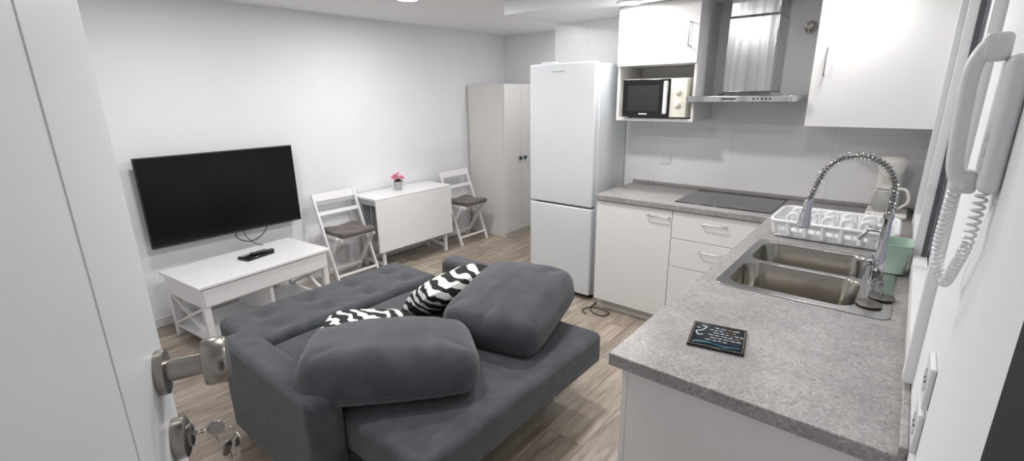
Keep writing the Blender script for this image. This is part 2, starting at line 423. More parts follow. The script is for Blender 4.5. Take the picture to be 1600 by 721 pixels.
for i in range(7):
    for j in range(3): g.cyl((-.011+.011*j,-.065+.019*i,.014),(-.011+.011*j,-.065+.019*i,.0155),.0032,seg=8)
o=g.obj('buttons','grey',R,local=True); o['kind']='stuff'
# ------------------------------------------------------------------ drop-leaf table
B=thing('drop_leaf_table',(-3.8,2.87,0),'white drop-leaf table with its leaf hanging down','table')
tx,ty0,ty1,tz=-3.60,2.42,3.35,.712
G().box((-3.97,ty0,tz-.02),(tx+.002,ty1,tz)).obj('table_top','white',B,bevel=.003)
G().box((tx-.014,ty0+.005,.20),(tx+.004,ty1-.005,tz-.022)).obj('drop_leaf','white',B,bevel=.003)
for y in (ty0+.06,ty1-.09):
    G().box((-3.66,y,0),(-3.63,y+.03,tz-.02)).obj('leg','white',B,bevel=.002)
    G().box((-3.96,y,0),(-3.93,y+.03,tz-.02)).obj('leg','white',B,bevel=.002)
    for z0,z1 in ((.05,.08),(tz-.09,tz-.02)): G().box((-3.93,y+.005,z0),(-3.66,y+.025,z1)).obj('rail','white',B,bevel=.002)
for z0,z1 in ((.05,.08),(tz-.1,tz-.02)): G().box((-3.955,ty0+.09,z0),(-3.935,ty1-.09,z1)).obj('rail','white',B,bevel=.002)
G().box((-3.84,ty0+.10,.25),(-3.82,ty1-.1,tz-.02)).obj('panel','grey',B)
pc=Vector((-3.79,2.83,.712))
P_=thing('potted_flower',pc,'small metal pot with pink flowers on the white table','plant')
G().lathe([(.030,0),(.045,.085),(.047,.09),(.042,.09),(.040,.075)],pc).obj('pot','pot',P_)
g=G()
for i in range(26):
    a=random.uniform(0,6.28);e=random.uniform(.3,1.2);l=random.uniform(.04,.08)
    d=Vector((math.cos(a)*math.cos(e),math.sin(a)*math.cos(e),math.sin(e)));base=pc+Vector((0,0,.08))
    s_=d.cross(Vector((0,0,1))).normalized()*.010
    v=[g._v(base),g._v(base+d*l*.5+s_),g._v(base+d*l),g._v(base+d*l*.5-s_)]; g.bm.faces.new(v)
o=g.obj('leaves','leaf',P_); o['kind']='stuff'
for i in range(13):
    a=i*2.4;rr=.010+.048*math.sqrt(i/13);c=pc+Vector((rr*math.cos(a),rr*math.sin(a),.17-rr*.9+random.uniform(-.012,.012)))
    g=G()
    for k in range(5):
        t=k*1.2566+i; g.ball(c+Vector((.009*math.cos(t),.009*math.sin(t),.003)),.0095,(1,1,.55),8)
    g.tube([c,pc+Vector((0,0,.08))],.0015,5)
    g.obj('flower','pink',P_)
# ------------------------------------------------------------------ folding chairs
CH=thing('folding_chair',(-3.76,2.20,0),'white wooden folding chair against the wall beside the coffee table','chair',group='white folding chairs')
hw=.20
for s in (-1,1):
    G().bar((-.15,s*hw,.79),(.16,s*hw,0),.018,.032,(1,0,0)).obj('back_post','white',CH,local=True,bevel=.003)
    G().bar((.15,s*(hw-.025),.44),(-.15,s*(hw-.025),0),.018,.032,(1,0,0)).obj('leg','white',CH,local=True,bevel=.003)
G().bar((-.142,-hw,.755),(-.142,hw,.755),.014,.07,(-.36,0,.93)).obj('backrest','white',CH,local=True,bevel=.003)
G().bar((-.088,-hw,.62),(-.088,hw,.62),.012,.035,(-.36,0,.93)).obj('backrest_slat','white',CH,local=True,bevel=.003)
g=G()
for i in range(6): g.box((-.13+.055*i,-hw+.03,.43),(-.13+.055*i+.045,hw-.03,.445))
for s in (-1,1): g.box((-.13,s*(hw-.04)-.01,.412),(.195,s*(hw-.04)+.01,.4305))
g.obj('seat','white',CH,local=True,bevel=.003)
G().bar((.125,-hw,.09),(.125,hw,.09),.02,.02).obj('stretcher','white',CH,local=True,bevel=.003)
G().bar((-.09,-hw+.03,.09),(-.09,hw-.03,.09),.02,.02).obj('stretcher','white',CH,local=True,bevel=.003)
CH2=copy_thing(CH,(-3.76,3.68,0),label='white wooden folding chair between the table and the wardrobe')
def scush(loc,lab):
    def fn(p):
        p=p.copy(); u=p.x/.19;v=p.y/.19
        if p.z>.02: p.z+=.008*math.cos(u*4.5)*math.cos(v*4.5)
        return p
    return G().rbox((-.17,-.165,0),(.175,.165,.04),.018,24,fn).obj('seat_cushion','brown',None,origin=loc,rot=(0,0,0),label=lab,cat='cushion')
a=scush((-3.715,2.20,.446),'brown quilted seat cushion on a folding chair'); b2=a.copy(); COL.objects.link(b2); b2.location=(-3.715,3.68,.446)
for o in (a,b2): o['group']='brown chair seat cushions'
# ------------------------------------------------------------------ wardrobe
wx0,wx1,wy,wz=-3.98,-3.43,4.03,1.715
Wd=thing('wardrobe',((wx0+wx1)/2,4.3,0),'tall pale beige wardrobe with two doors in the corner','wardrobe')
G().box((wx0,wy,0),(wx1-.02,4.62,wz)).obj('body','beige',Wd,bevel=.002)
for y0,y1 in ((wy+.002,4.322),(4.326,4.618)):
    d=G().box((wx1-.018,y0,.05),(wx1,y1,wz-.005)).obj('door','beige2',Wd,bevel=.002)
    ky=4.285 if y0<4.2 else 4.37
    G().lathe([(.006,0),(.006,.012),(.021,.014),(.025,.02),(.020,.028),(.004,.03)],(wx1,ky,.90),(1,0,0),20).obj('knob','teal',d)
# ------------------------------------------------------------------ fridge
fx0,fx1,fy,fz=-2.35,-1.77,3.07,1.82
F=thing('refrigerator',((fx0+fx1)/2,3.3,0),'tall white two-door fridge freezer beside the kitchen cabinet','refrigerator')
G().box((fx0,fy+.065,.03),(fx1,YB-.02,fz-.01)).obj('body','fridge',F,bevel=.006)
G().rbox((fx0,fy,.765),(fx1,fy+.06,fz),.012,6).obj('refrigerator_door','fridge',F)
G().rbox((fx0,fy,.045),(fx1,fy+.06,.752),.012,6).obj('freezer_door','fridge',F)
G().box((fx0+.01,fy+.058,.05),(fx1-.01,fy+.067,fz-.02)).obj('door_seal','grey',F)
G().box((fx0+.10,fy+.02,fz-.008),(fx0+.2,fy+.1,fz+.014)).obj('hinge_cover','fridge',F,bevel=.004)
G().cyl((fx0+.215,fy-.001,fz-.06),(fx0+.215,fy+.002,fz-.06),.007,seg=12).box((fx0+.23,fy-.001,fz-.064),(fx0+.32,fy+.002,fz-.056)).obj('badge','grey',F)
for px_ in (fx0+.05,fx1-.05):
    G().cyl((px_,fy+.1,0),(px_,fy+.1,.03),.02,seg=12).obj('foot','blackm',F)
    G().cyl((px_,YB-.08,0),(px_,YB-.08,.03),.02,seg=12).obj('foot','blackm',F)
G().tube(smooth_path([(-1.72,3.3,.004),(-1.70,3.02,.005),(-1.66,2.93,.005),(-1.56,2.90,.005),(-1.53,2.97,.005),(-1.6,3.0,.008),(-1.70,2.98,.006),(-1.72,2.9,.005),(-1.66,2.86,.005)]),.004,6).obj('power_cable','blackm',label='black power cable lying on the floor beside the fridge',cat='cable')
# ------------------------------------------------------------------ kitchen base cabinets
cx0,cx1,cyf=-1.685,-.553,3.0
def handle(parent,c,axis,l=.11,out=(0,-1,0)):
    c=Vector(c);ax=Vector(axis);o=Vector(out)*.028
    a=c-ax*l/2;b_=c+ax*l/2
    pts=[a,a+o*.7,a+o+ax*.010,b_+o-ax*.010,b_+o*.7,b_]
    return G().tube(smooth_path(pts,5),.0045,10).obj('handle','handle',parent)
C=thing('base_cabinet',(-1.4,3.3,0),'white kitchen base cabinet with one door beside the fridge','cabinet')
G().box((cx0,cyf+.02,.09),(-1.12,YB-.002,.86)).obj('body','cab',C)
G().box((cx0,cyf+.06,0),(-1.12,cyf+.08,.09)).obj('plinth','plinth',C)
d=G().box((cx0+.002,cyf,.085),(-1.12-.002,cyf+.018,.855)).obj('door','cab',C,bevel=.0015)
handle(d,(-1.21,cyf,.805),(1,0,0),.14)
C=thing('drawer_cabinet',(-.85,3.3,0),'white kitchen drawer unit beneath the hob','cabinet')
G().box((-1.12,cyf+.02,.09),(cx1,YB-.002,.86)).obj('body','cab',C)
G().box((-1.12,cyf+.06,0),(cx1,cyf+.08,.09)).obj('plinth','plinth',C)
for z0,z1 in ((.672,.855),(.477,.668),(.085,.473)):
    d=G().box((-1.118,cyf,z0),(cx1+.02,cyf+.018,z1)).obj('drawer','cab',C,bevel=.0015)
    handle(d,(-.85,cyf,z1-.055),(1,0,0),.14)
xs=-.525
for nm,y0,y1,nd,lab in (('base_cabinet',1.115,1.70,1,'white base cabinet closing the end of the worktop'),('sink_cabinet',1.70,2.55,2,'white base cabinet under the sink'),('corner_cabinet',2.55,2.995,1,'white corner base cabinet under the worktop')):
    C=thing(nm,(-.2,(y0+y1)/2,0),lab,'cabinet')
    G().box((xs+.02,y0,.09),(XR-.002,y1,.72 if nm=='sink_cabinet' else .86)).obj('body','cab',C)
    G().box((xs+.07,y0+.01,0),(xs+.09,y1-.01,.09)).obj('plinth','plinth',C)
    for k in range(nd):
        a=y0+(y1-y0)*k/nd;b_=y0+(y1-y0)*(k+1)/nd
        d=G().box((xs,a+.002,.085),(xs+.018,b_-.002,.855)).obj('door','cab',C,bevel=.0015)
        handle(d,(xs,(a+b_)/2,.8),(0,1,0),.14,(-1,0,0))
# worktop
sx0,sx1,sy0,sy1=-.488,.047,1.785,2.50
outer=[(-1.69,YB),(-1.69,2.98),(-.553,2.98),(-.553,1.083),(XR,1.083),(XR,YB)]
hole=rrect(sx0+.02,sy0+.02,sx1-.02,sy1-.02,.03)
G().plate(outer[::-1],[hole],.862,.90).obj('worktop','top',label='grey stone-look laminate worktop in an L shape',cat='worktop',bevel=.003)
G().box((-1.69,YB-.016,.90),(XR-.016,YB,.925)).obj('trim_2','top',kind='structure',bevel=.004)
G().box((XR-.016,1.083,.90),(XR,YB,.925)).obj('trim_3','top',kind='structure',bevel=.004)
# hob
H=thing('hob',(-.85,3.31,.90),'black glass ceramic hob set in the worktop','hob')
G().box((-1.14,3.07,.90),(-.56,3.56,.906)).obj('glass_plate','glassblk',H,bevel=.002)
for (x_,y_,r_) in ((-1.0,3.2,.075),(-1.0,3.43,.095),(-.71,3.2,.095),(-.71,3.43,.075)):
    G().tube(arc((x_,y_,.9062),r_,0,360,40,(1,0,0),(0,1,0))[:-1],.0006,4,closed=True).obj('zone_marking','grey',H)
# ------------------------------------------------------------------ sink
S=thing('sink',((sx0+sx1)/2,(sy0+sy1)/2,.90),'stainless steel double bowl sink set in the worktop','sink')
by=[(sy0+.04,2.125),(2.155,sy1-.04)]; bx=(sx0+.035,-.05)
hs=[rrect(bx[0],a,bx[1],b_,.06,8) for a,b_ in by]
G().plate(rrect(sx0,sy0,sx1,sy1,.035),hs,.9005,.9045).obj('rim','steel',S,bevel=.001)
for a,b_ in by:
    g=G();rings=[]
    for z,ins,r in ((.904,0,.06),(.895,.004,.06),(.80,.012,.06),(.765,.022,.06),(.752,.045,.05),(.75,.09,.04)):
        rings.append([g._v((x_,y_,z)) for x_,y_ in rrect(bx[0]+ins,a+ins,bx[1]-ins,b_-ins,r,8)])
    for A,Bq in zip(rings,rings[1:]):
        n=len(A)
        for k in range(n): g.bm.faces.new([A[k],Bq[k],Bq[(k+1)%n],A[(k+1)%n]])
    g.bm.faces.new(rings[-1])
    g.obj('basin','gold',S)
    cxm=(bx[0]+bx[1])/2;cym=(a+b_)/2
    G().lathe([(.04,0),(.042,.003),(.03,.004),(.02,.001)],(cxm,cym,.7505),(0,0,1),24).obj('drain','darkmetal',S)
pl=None
for i,(x_,y_) in enumerate(((-.012,1.885),(.018,1.965))):
    z_=.9045
    if pl is None:
        pl=thing('sink_plug',(x_-.003,y_,z_),'round metal sink strainer plug lying on the sink rim','plug',group='sink plugs')
        G().lathe([(.032,0),(.038,.004),(.038,.008),(.02,.010)],(0,0,0)).obj('disc','darkmetal',pl,local=True)
        G().lathe([(.005,.010),(.005,.016),(.008,.018),(.008,.021)],(0,0,0),seg=16).obj('stem','chrome',pl,local=True)
    else: copy_thing(pl,(x_-.003,y_+.012,z_))
# tap
fxp,fyp=-.012,2.145
Tp=thing('kitchen_tap',(fxp,fyp,.9045),'chrome spring-neck kitchen tap on the sink','tap')
G().lathe([(.027,0),(.027,.008),(.021,.012),(.021,.10),(.015,.11),(.0145,.24),(.017,.245),(.017,.26),(.012,.265)],(fxp,fyp,.9045)).obj('base','chrome',Tp)
path=[Vector((fxp,fyp,1.155+.018*k)) for k in range(6)]
path+=arc((fxp-.115,fyp,1.255),.115,0,162,40)
lastp=path[-1]
path+= [lastp+Vector((-.004*k,0,-.014*k)) for k in range(1,8)]
G().tube(path,.007,10).obj('hose','darkmetal',Tp)
turns=40;rp=resample(path,turns*10);hel=[]
for i,p in enumerate(rp):
    d=(rp[min(i+1,len(rp)-1)]-rp[max(i-1,0)]).normalized();u=Vector((0,1,0));v=d.cross(u)
    t=2*math.pi*i/10; hel.append(p+(u*math.cos(t)+v*math.sin(t))*.0125)
G().tube(hel,.0023,6).obj('spring','chrome',Tp)
e=path[-1]
G().lathe([(.012,0),(.016,.01),(.016,.05),(.018,.06),(.021,.08),(.024,.105),(.026,.112),(.020,.116)],e,(-.05,0,-1),24).obj('spray_head','chrome',Tp)
G().tube([(fxp,fyp,1.10),(fxp-.05,fyp,1.10),(fxp-.075,fyp,1.06)],.006,10).obj('holder_arm','chrome',Tp)
G().tube(smooth_path([(fxp,fyp,.985),(fxp-.03,fyp-.045,.99),(fxp-.05,fyp-.075,.985)]),[.013]*9+[.012]*8,12).cyl((fxp-.05,fyp-.075,1.0),(fxp-.05,fyp-.075,.935),.015,.012).obj('spout','chrome',Tp)
G().cyl((fxp,fyp-.01,.955),(fxp+.0,fyp-.05,.955),.012).tube([(fxp,fyp-.045,.955),(fxp-.02,fyp-.06,1.03)],.004,8).obj('lever','chrome',Tp)
# ------------------------------------------------------------------ dish rack
rx0,rx1,ry0,ry1=-.47,.03,2.58,2.95
Rk=thing('dish_rack',((rx0+rx1)/2,(ry0+ry1)/2,.90),'white plastic dish drainer with arched plate holders','dish rack')
G().rbox((rx0+.02,ry0+.02,.903),(rx1-.02,ry1-.02,.916),.006,6).obj('tray','plastic',Rk)
g=G()
lo_=rrect(rx0+.02,ry0+.02,rx1-.02,ry1-.02,.04,6);up_=rrect(rx0,ry0,rx1,ry1,.05,6)
def lerp2(lp,t):
    n=len(lp);d=[0]
    for i in range(n): d.append(d[-1]+math.dist(lp[i],lp[(i+1)%n]))
    s=t*d[-1]
    for i in range(n):
        if d[i+1]>=s:
            f=(s-d[i])/max(1e-9,d[i+1]-d[i]);a=lp[i];b_=lp[(i+1)%n];return (a[0]+(b_[0]-a[0])*f,a[1]+(b_[1]-a[1])*f)
    return lp[0]
def basket(z0,z1):
    ra=[];th=.004
    for zz,off in ((z0,0),(z1,0),(z1,th),(z0,th)):
        k=(zz-.91)/.075
        ra.append([g._v((l[0]+(u_[0]-l[0])*k+(off if l[0]<-.22 else -off),l[1]+(u_[1]-l[1])*k+(off if l[1]<2.76 else -off),zz)) for l,u_ in zip(lo_,up_)])
    n=len(ra[0])
    for q in range(4):
        A=ra[q];Bq=ra[(q+1)%4]
        for k in range(n): g.bm.faces.new([A[k],A[(k+1)%n],Bq[(k+1)%n],Bq[k]])
basket(.91,.938); basket(.958,.985)
g.tube([(x_,y_,.985) for x_,y_ in up_],.008,8,closed=True)
for i in range(22):
    a=lerp2(lo_,i/22);b_=lerp2(up_,i/22); g.tube([(a[0]*.6+b_[0]*.4,a[1]*.6+b_[1]*.4,.92),(a[0]*.2+b_[0]*.8,a[1]*.2+b_[1]*.8,.98)],[.012,.012],8)
g.obj('basket','plastic',Rk)
for row in (0,1):
    yb=ry0+.10+.14*row
    for i in range(5):
        xc=rx0+.085+.075*i
        G().tube([Vector((xc-.024,yb,.912))]+arc((xc,yb,.985),.024,180,0,10)+[Vector((xc+.024,yb,.912))],.009,8).obj('plate_holder','plastic',Rk)
G().lathe([(.02,0),(.05,.03),(.055,.05),(.052,.05),(.045,.03),(.018,.006)],(-.05,2.84,.9165)).obj('bowl','plastic',label='small white bowl standing in the dish drainer',cat='bowl')
G().lathe([(.028,0),(.034,.08),(.032,.08),(.026,.006)],(-.045,2.66,.9165)).obj('cup','clear',label='clear drinking glass standing in the dish drainer',cat='cup')
g=G();rings=[]
for z,i_ in ((.9055,.012),(.909,.008),(1.02,0),(1.025,-.004),(1.025,.002),(1.01,.004),(.915,.012)):
    rings.append([g._v((x_,y_,z)) for x_,y_ in rrect(-.012+i_,2.27+i_,.078-i_,2.41-i_,.018,5)])
for A,Bq in zip(rings,rings[1:]):
    for k in range(len(A)): g.bm.faces.new([A[k],A[(k+1)%len(A)],Bq[(k+1)%len(A)],Bq[k]])
g.bm.faces.new(rings[0][::-1]); g.bm.faces.new(rings[-1])
g.obj('storage_tub','green',label='mint green plastic tub beside the sink tap',cat='container')
# ------------------------------------------------------------------ coffee maker
cm=Vector((-.03,3.42,.90))
Cf=thing('coffee_maker',cm,'cream filter coffee maker with glass jug in the worktop corner','coffee maker')
G().rbox((-.13,3.33,.90),(.06,3.55,.93),.014,6).obj('base','offwhite',Cf)
G().rbox((-.11,3.48,.928),(.01,3.56,1.20),.03,6).obj('water_tank','offwhite',Cf)
G().lathe([(.040,0),(.060,.035),(.068,.075),(.070,.085),(.070,.10),(.055,.112),(.02,.116)],(-.05,3.43,1.125)).obj('filter_holder','offwhite',Cf)
G().lathe([(.045,0),(.060,.02),(.064,.06),(.054,.10),(.043,.125),(.045,.135)],(-.05,3.40,.9305)).obj('jug','clear',Cf)
G().lathe([(.046,0),(.046,.013),(.02,.02)],(-.05,3.40,1.066)).obj('jug_lid','offwhite',Cf)
G().tube(smooth_path([(-.012,3.385,1.066),(.035,3.37,1.062),(.050,3.365,1.0),(.012,3.38,.955)]),.008,8).obj('jug_handle','offwhite',Cf)
G().tube(arc((-.05,3.40,1.048),.050,0,360,24,(1,0,0),(0,1,0))[:-1],.0035,6,closed=True).obj('jug_band','offwhite',Cf)
G().cyl((-.11,3.328,.914),(-.11,3.334,.914),.007,seg=12).obj('switch','darkmetal',Cf)
# tile on counter
Ck=thing('printed_tile',(-.34,1.35,.90),'small glossy printed tile with dark border lying on the worktop','tile',rot=(0,0,math.radians(11)))
G().box((-.075,-.078,0),(.075,.078,.008)).obj('frame','cardb',Ck,local=True,bevel=.002)
random.seed(9)
gs={'cardw':G(),'cardo':G(),'cardt':G()}
# loose cursive-like lines of print, a few centred rows
for i,(x0_,x1_) in enumerate(((-.012,.058),(-.024,.050),(-.014,.060),(-.026,.044),(-.018,.056),(-.030,.030))):
    yy=.050-.0165*i; x_=x0_
    while x_<x1_:
        wl=random.uniform(.008,.018); n_=int(wl/.0018)+2
        pts=[(x_+wl*q/n_,yy+(.0032 if q%2 else -.0016)+random.uniform(-.0012,.0016),.0083) for q in range(n_+1)]
        k='cardw' if random.random()<.75 else 'cardo'
        gs[k].tube(smooth_path(pts,3),.0008,5); x_+=wl+.004
gs['cardw'].tube(smooth_path([(-.048,.052,.0082),(-.036,.046,.0082),(-.045,.02,.0082),(-.060,.008,.0082),(-.052,-.012,.0082),(-.040,-.006,.0082)]),.0022,6)
gs['cardw'].tube(smooth_path([(-.062,.035,.0082),(-.052,.032,.0082)]),.002,6)
gs['cardt'].tube(smooth_path([(-.06,-.062,.0082),(-.02,-.054,.0082),(.02,-.064,.0082),(.062,-.056,.0082)]),.005,6)
for s in (-1,1):
    gs['cardo'].box((s*.070-.0008,-.072,.008),(s*.070+.0008,.072,.0086)); gs['cardo'].box((-.069,s*.0735-.0008,.008),(.069,s*.0735+.0008,.0086))
for k,g in gs.items():
    o=g.obj('print',k,Ck,local=True); o['kind']='stuff'
# ------------------------------------------------------------------ upper cabinets
uy=3.235
U=thing('wall_cabinet',(-.19,3.42,1.405),'white wall cabinet with one door above the sink corner','cabinet')
G().box((-.486,uy+.02,1.405),(XR-.002,YB,ZS)).obj('body','cab',U)
d=G().box((-.484,uy,1.403),(XR-.004,uy+.018,ZS-.004)).obj('door','cab',U,bevel=.0015)
handle(d,(-.425,uy,1.75),(0,0,1),.14)
U=thing('microwave_cabinet',(-1.41,3.42,1.41),'white wall cabinet with open microwave shelf beneath a door','cabinet')
ux0,ux1=-1.683,-1.125
for a,b_ in ((ux0,ux0+.018),(ux1-.018,ux1)): G().box((a,uy+.001,1.41),(b_,YB-.001,ZS-.002)).obj('side_panel','cab',U)
for z0 in (1.411,1.78): G().box((ux0+.0185,uy+(.002 if z0<1.5 else .02),z0),(ux1-.0185,YB-.012,z0+.018)).obj('shelf','cab',U)
G().box((ux0+.0185,YB-.011,1.412),(ux1-.0185,YB-.002,ZS-.003)).obj('back_panel','cab',U)
d=G().box((ux0+.001,uy-.018,1.782),(ux1-.001,uy,ZS-.003)).obj('door','cab',U,bevel=.0015)
handle(d,(ux1-.055,uy-.018,1.955),(0,0,1),.14)
mx0,mx1,my,mz=-1.625,-1.165,uy-.03,1.4295
Mw=thing('microwave',((mx0+mx1)/2,3.4,mz),'cream microwave oven with black door on the open shelf','microwave')
G().box((mx0,my+.02,mz+.008),(mx1,my+.33,mz+.262)).obj('casing','cream',Mw,bevel=.006)
dr=G().box((mx0+.002,my,mz+.01),(mx0+.345,my+.022,mz+.26)).obj('door','black',Mw,bevel=.004)
G().box((mx0+.04,my-.001,mz+.05),(mx0+.27,my+.001,mz+.22)).obj('door_window','blackm',dr)
G().rbox((mx0+.305,my-.022,mz+.03),(mx0+.332,my+.002,mz+.245),.008,6).obj('handle','plastic',dr)
G().box((mx0+.347,my,mz+.01),(mx1-.002,my+.022,mz+.26)).obj('control_panel','cream',Mw,bevel=.004)
for z in (.175,.095): G().lathe([(.024,0),(.024,.006),(.018,.008),(.017,.022),(.014,.024)],(mx0+.402,my,mz+z),(0,-1,0)).box((mx0+.400,my-.026,mz+z-.015),(mx0+.404,my-.022,mz+z+.015)).obj('dial','cream',Mw)
G().box((mx0+.13,my-.0015,mz+.026),(mx0+.19,my+.001,mz+.034)).obj('badge','plastic',Mw)
for q in (mx0+.04,mx1-.04): G().cyl((q,my+.06,mz),(q,my+.06,mz+.01),.012,seg=12).obj('foot','blackm',Mw)
# ------------------------------------------------------------------ hood
Hd=thing('cooker_hood',(-.83,3.4,1.54),'stainless steel chimney cooker hood above the hob','cooker hood')
h0,h1=-1.15,-.53
G().plate([(h0+.02,3.13),(h1-.02,3.13),(h1,3.16),(h1,YB-.001),(ux1+.005,YB-.001),(ux1+.005,uy-.022),(h0,uy-.022),(h0,3.15)],[],1.54,1.575).obj('canopy','brushed',Hd,bevel=.003)
cx_=-.845
g=G()
A=[g._v(p) for p in ((cx_-.165,3.30,1.575),(cx_+.165,3.30,1.575),(cx_+.165,YB-.001,1.575),(cx_-.165,YB-.001,1.575))]
Bq=[g._v(p) for p in ((cx_-.145,3.325,1.595),(cx_+.145,3.325,1.595),(cx_+.145,YB-.001,1.595),(cx_-.145,YB-.001,1.595))]
for k in range(4): g.bm.faces.new([A[k],A[(k+1)%4],Bq[(k+1)%4],Bq[k]])
g.bm.faces.new(Bq);g.bm.faces.new(A[::-1])
g.obj('collar','brushed',Hd)
G().box((cx_-.143,3.328,1.595),(cx_+.143,YB-.001,2.04)).obj('chimney','brushed',Hd,bevel=.008,seg=3)
G().box((cx_-.140,3.331,2.04),(cx_+.140,YB-.001,ZS)).obj('upper_chimney','brushed',Hd,bevel=.008,seg=3)
for i in range(5): G().cyl((cx_+.10+.022*i,3.131,1.558),(cx_+.10+.022*i,3.126,1.558),.005,seg=12).obj('button','blackm',Hd)
G().box((cx_-.08,3.1285,1.554),(cx_+.0,3.1305,1.562)).obj('badge','blackm',Hd)
G().box((-1.08,3.22,1.535),(h1-.05,3.56,1.541)).obj('grease_filter','darkmetal',Hd)
Pv=thing('pipe_valve',(-.578,YB,1.94),'chrome pipe valve with round rosette on the wall','valve')
G().lathe([(.035,0),(.035,.006),(.012,.012),(.012,.05),(.022,.052),(.022,.075),(.010,.078)],(-.578,YB,1.975),(0,-1,0)).obj('rosette','nickel',Pv)
G().cyl((-.578,YB-.06,1.975),(-.578,YB-.06,1.935),.009).obj('spindle','nickel',Pv)
# sockets
def socket(name,c,label,rotz):
    e=thing(name,c,label,'socket',rot=(0,0,rotz))
    G().box((-.04,-.009,-.04),(.04,0,.04)).obj('plate','plastic',e,local=True,bevel=.003)
    G().lathe([(.021,.0),(.021,.0098),(.019,.0098),(.019,.004)],(0,0,0),(0,-1,0)).obj('socket_ring','grey',e,local=True)
    for s in (-1,1): G().cyl((s*.009,-.004,0),(s*.009,-.0105,0),.0025,seg=8).obj('contact_hole','blackm',e,local=True)
    return e
s1=socket('wall_socket',(-1.43,YB,1.11),'white wall socket above the worktop beside the fridge',0)
s2=copy_thing(s1,(XR,1.02,1.11),rot=(0,0,math.radians(-90)),label='white wall socket beside the end of the worktop')
s3=copy_thing(s1,(XR,1.02,1.02),rot=(0,0,math.radians(-90)),label='white wall socket beside the end of the worktop')
for s in (s1,s2,s3): s['group']='white wall sockets'
# ------------------------------------------------------------------ intercom
I=thing('intercom_handset',(XR,.90,1.46),'white wall intercom with handset and coiled cord','intercom')
G().rbox((XR-.022,.85,1.468),(XR,.935,1.640),.009,6).obj('wall_unit','phone',I)
for i in range(3): G().cyl((XR-.021,.865,1.50+.02*i),(XR-.024,.865,1.50+.02*i),.005,seg=14).obj('button','plastic',I)
g=G()
ipts=smooth_path([(XR-.032,.90,1.660),(XR-.044,.90,1.648),(XR-.051,.90,1.622),(XR-.050,.90,1.57),(XR-.047,.90,1.51),(XR-.042,.90,1.484),(XR-.032,.90,1.472)],6)
rings=[]
for i,p in enumerate(ipts):
    t=i/(len(ipts)-1); wd_=.018+.005*(2*t-1)**2; th=.0095
    q=ipts[min(i+1,len(ipts)-1)]-ipts[max(i-1,0)]; q.normalize(); nx=Vector((q.z,0,-q.x))
    rings.append([g._v(p+nx*(th*math.copysign(abs(math.cos(a_))**.6,math.cos(a_)))+Vector((0,wd_*math.copysign(abs(math.sin(a_))**.6,math.sin(a_)),0))) for a_ in [2*math.pi*k/18 for k in range(18)]])
for A,Bq in zip(rings,rings[1:]):
    for k in range(18): g.bm.faces.new([A[k],A[(k+1)%18],Bq[(k+1)%18],Bq[k]])
g.bm.faces.new(rings[0]);g.bm.faces.new(rings[-1][::-1])
g.rbox((XR-.048,.878,1.633),(XR-.019,.922,1.668),.008,6); g.rbox((XR-.048,.880,1.461),(XR-.019,.920,1.492),.008,6)
g.obj('handset','phone',I)
cp=smooth_path([(XR-.040,.90,1.463),(XR-.040,.93,1.41),(XR-.038,.965,1.36),(XR-.030,.98,1.322),(XR-.022,.95,1.312),(XR-.018,.90,1.36),(XR-.016,.87,1.40),(XR-.014,.865,1.47)],10)
rp=resample(cp,40*9);hel=[]
for i,p in enumerate(rp):
    d=(rp[min(i+1,len(rp)-1)]-rp[max(i-1,0)]).normalized();u=d.cross(Vector((1,.3,0))).normalized();v=d.cross(u);t=2*math.pi*i/9
    hel.append(p+(u*math.cos(t)+v*math.sin(t))*.006)
G().tube(hel,.0019,6).obj('coiled_cord','phone',I)
# flat black panel standing in for an unidentified dark shape on the wall
Bg=thing('dark_wall_panel',(XR,.30,.70),'flat black panel standing in for an unidentified dark shape on the wall','board')
G().rbox((XR-.008,.12,.62),(XR-.0005,.515,1.50),.0035,8).obj('panel','blackf',Bg)
G().tube([(XR-.004,.25,1.50),(XR-.004,.31,1.56),(XR-.004,.37,1.50)],.0015,6).obj('hanging_cord','blackm',Bg)
# ------------------------------------------------------------------ sofa bed
So=thing('sofa_bed',(-1.95,1.4,0),'dark grey fabric sofa bed folded out flat','sofa')
sy_0,sy_1=.79,2.0
def tuft(cs,zt):
    def fn(p):
        p=p.copy()
        if p.z>zt-.05:
            for cx,cy in cs:
                dx=p.x-cx;dy=p.y-cy
                p.z-=.020*math.exp(-(dx*dx+dy*dy)/.0030)
                p.z-=.006*math.exp(-(min(abs(dx+dy),abs(dx-dy))**2)/.0003)*math.exp(-(dx*dx+dy*dy)/.004)
            p.z+=.003*noise.noise(p*7)
        return p
    return fn
tc_=[(-2.63,.98+.28*i) for i in range(4)]+[(-2.45,.98+.28*i) for i in range(4)]
G().rbox((-2.78,sy_0,.30),(-2.315,sy_1,.437),.04,90,tuft(tc_,.437)).obj('backrest','sofa',So)
for cx,cy in tc_: G().ball((cx,cy,.410),.012,(1,1,.5),10).obj('upholstery_button','sofa',So)
def wav(p):
    p=p.copy()
    if p.z>.36: p.z+=.008*noise.noise(p*5)
    return p
G().rbox((-2.305,sy_0,.24),(-1.66,sy_1,.41),.035,30,wav).obj('seat','sofa',So)
G().rbox((-1.65,sy_0,.24),(-1.06,sy_1,.412),.032,30,wav).obj('pull_out_section','sofa',So)
for y0,y1 in ((.64,.788),(2.003,2.15)):
    G().rbox((-2.30,y0,.07),(-1.49,y1,.55),.04,16).obj('armrest','sofa',So)
G().rbox((-2.28,sy_0,.10),(-1.52,sy_1,.245),.02,6).obj('base','sofa',So)
G().box((-1.50,sy_0+.15,.03),(-1.30,sy_1-.15,.245)).obj('pull_out_base','blackf',So,bevel=.01)
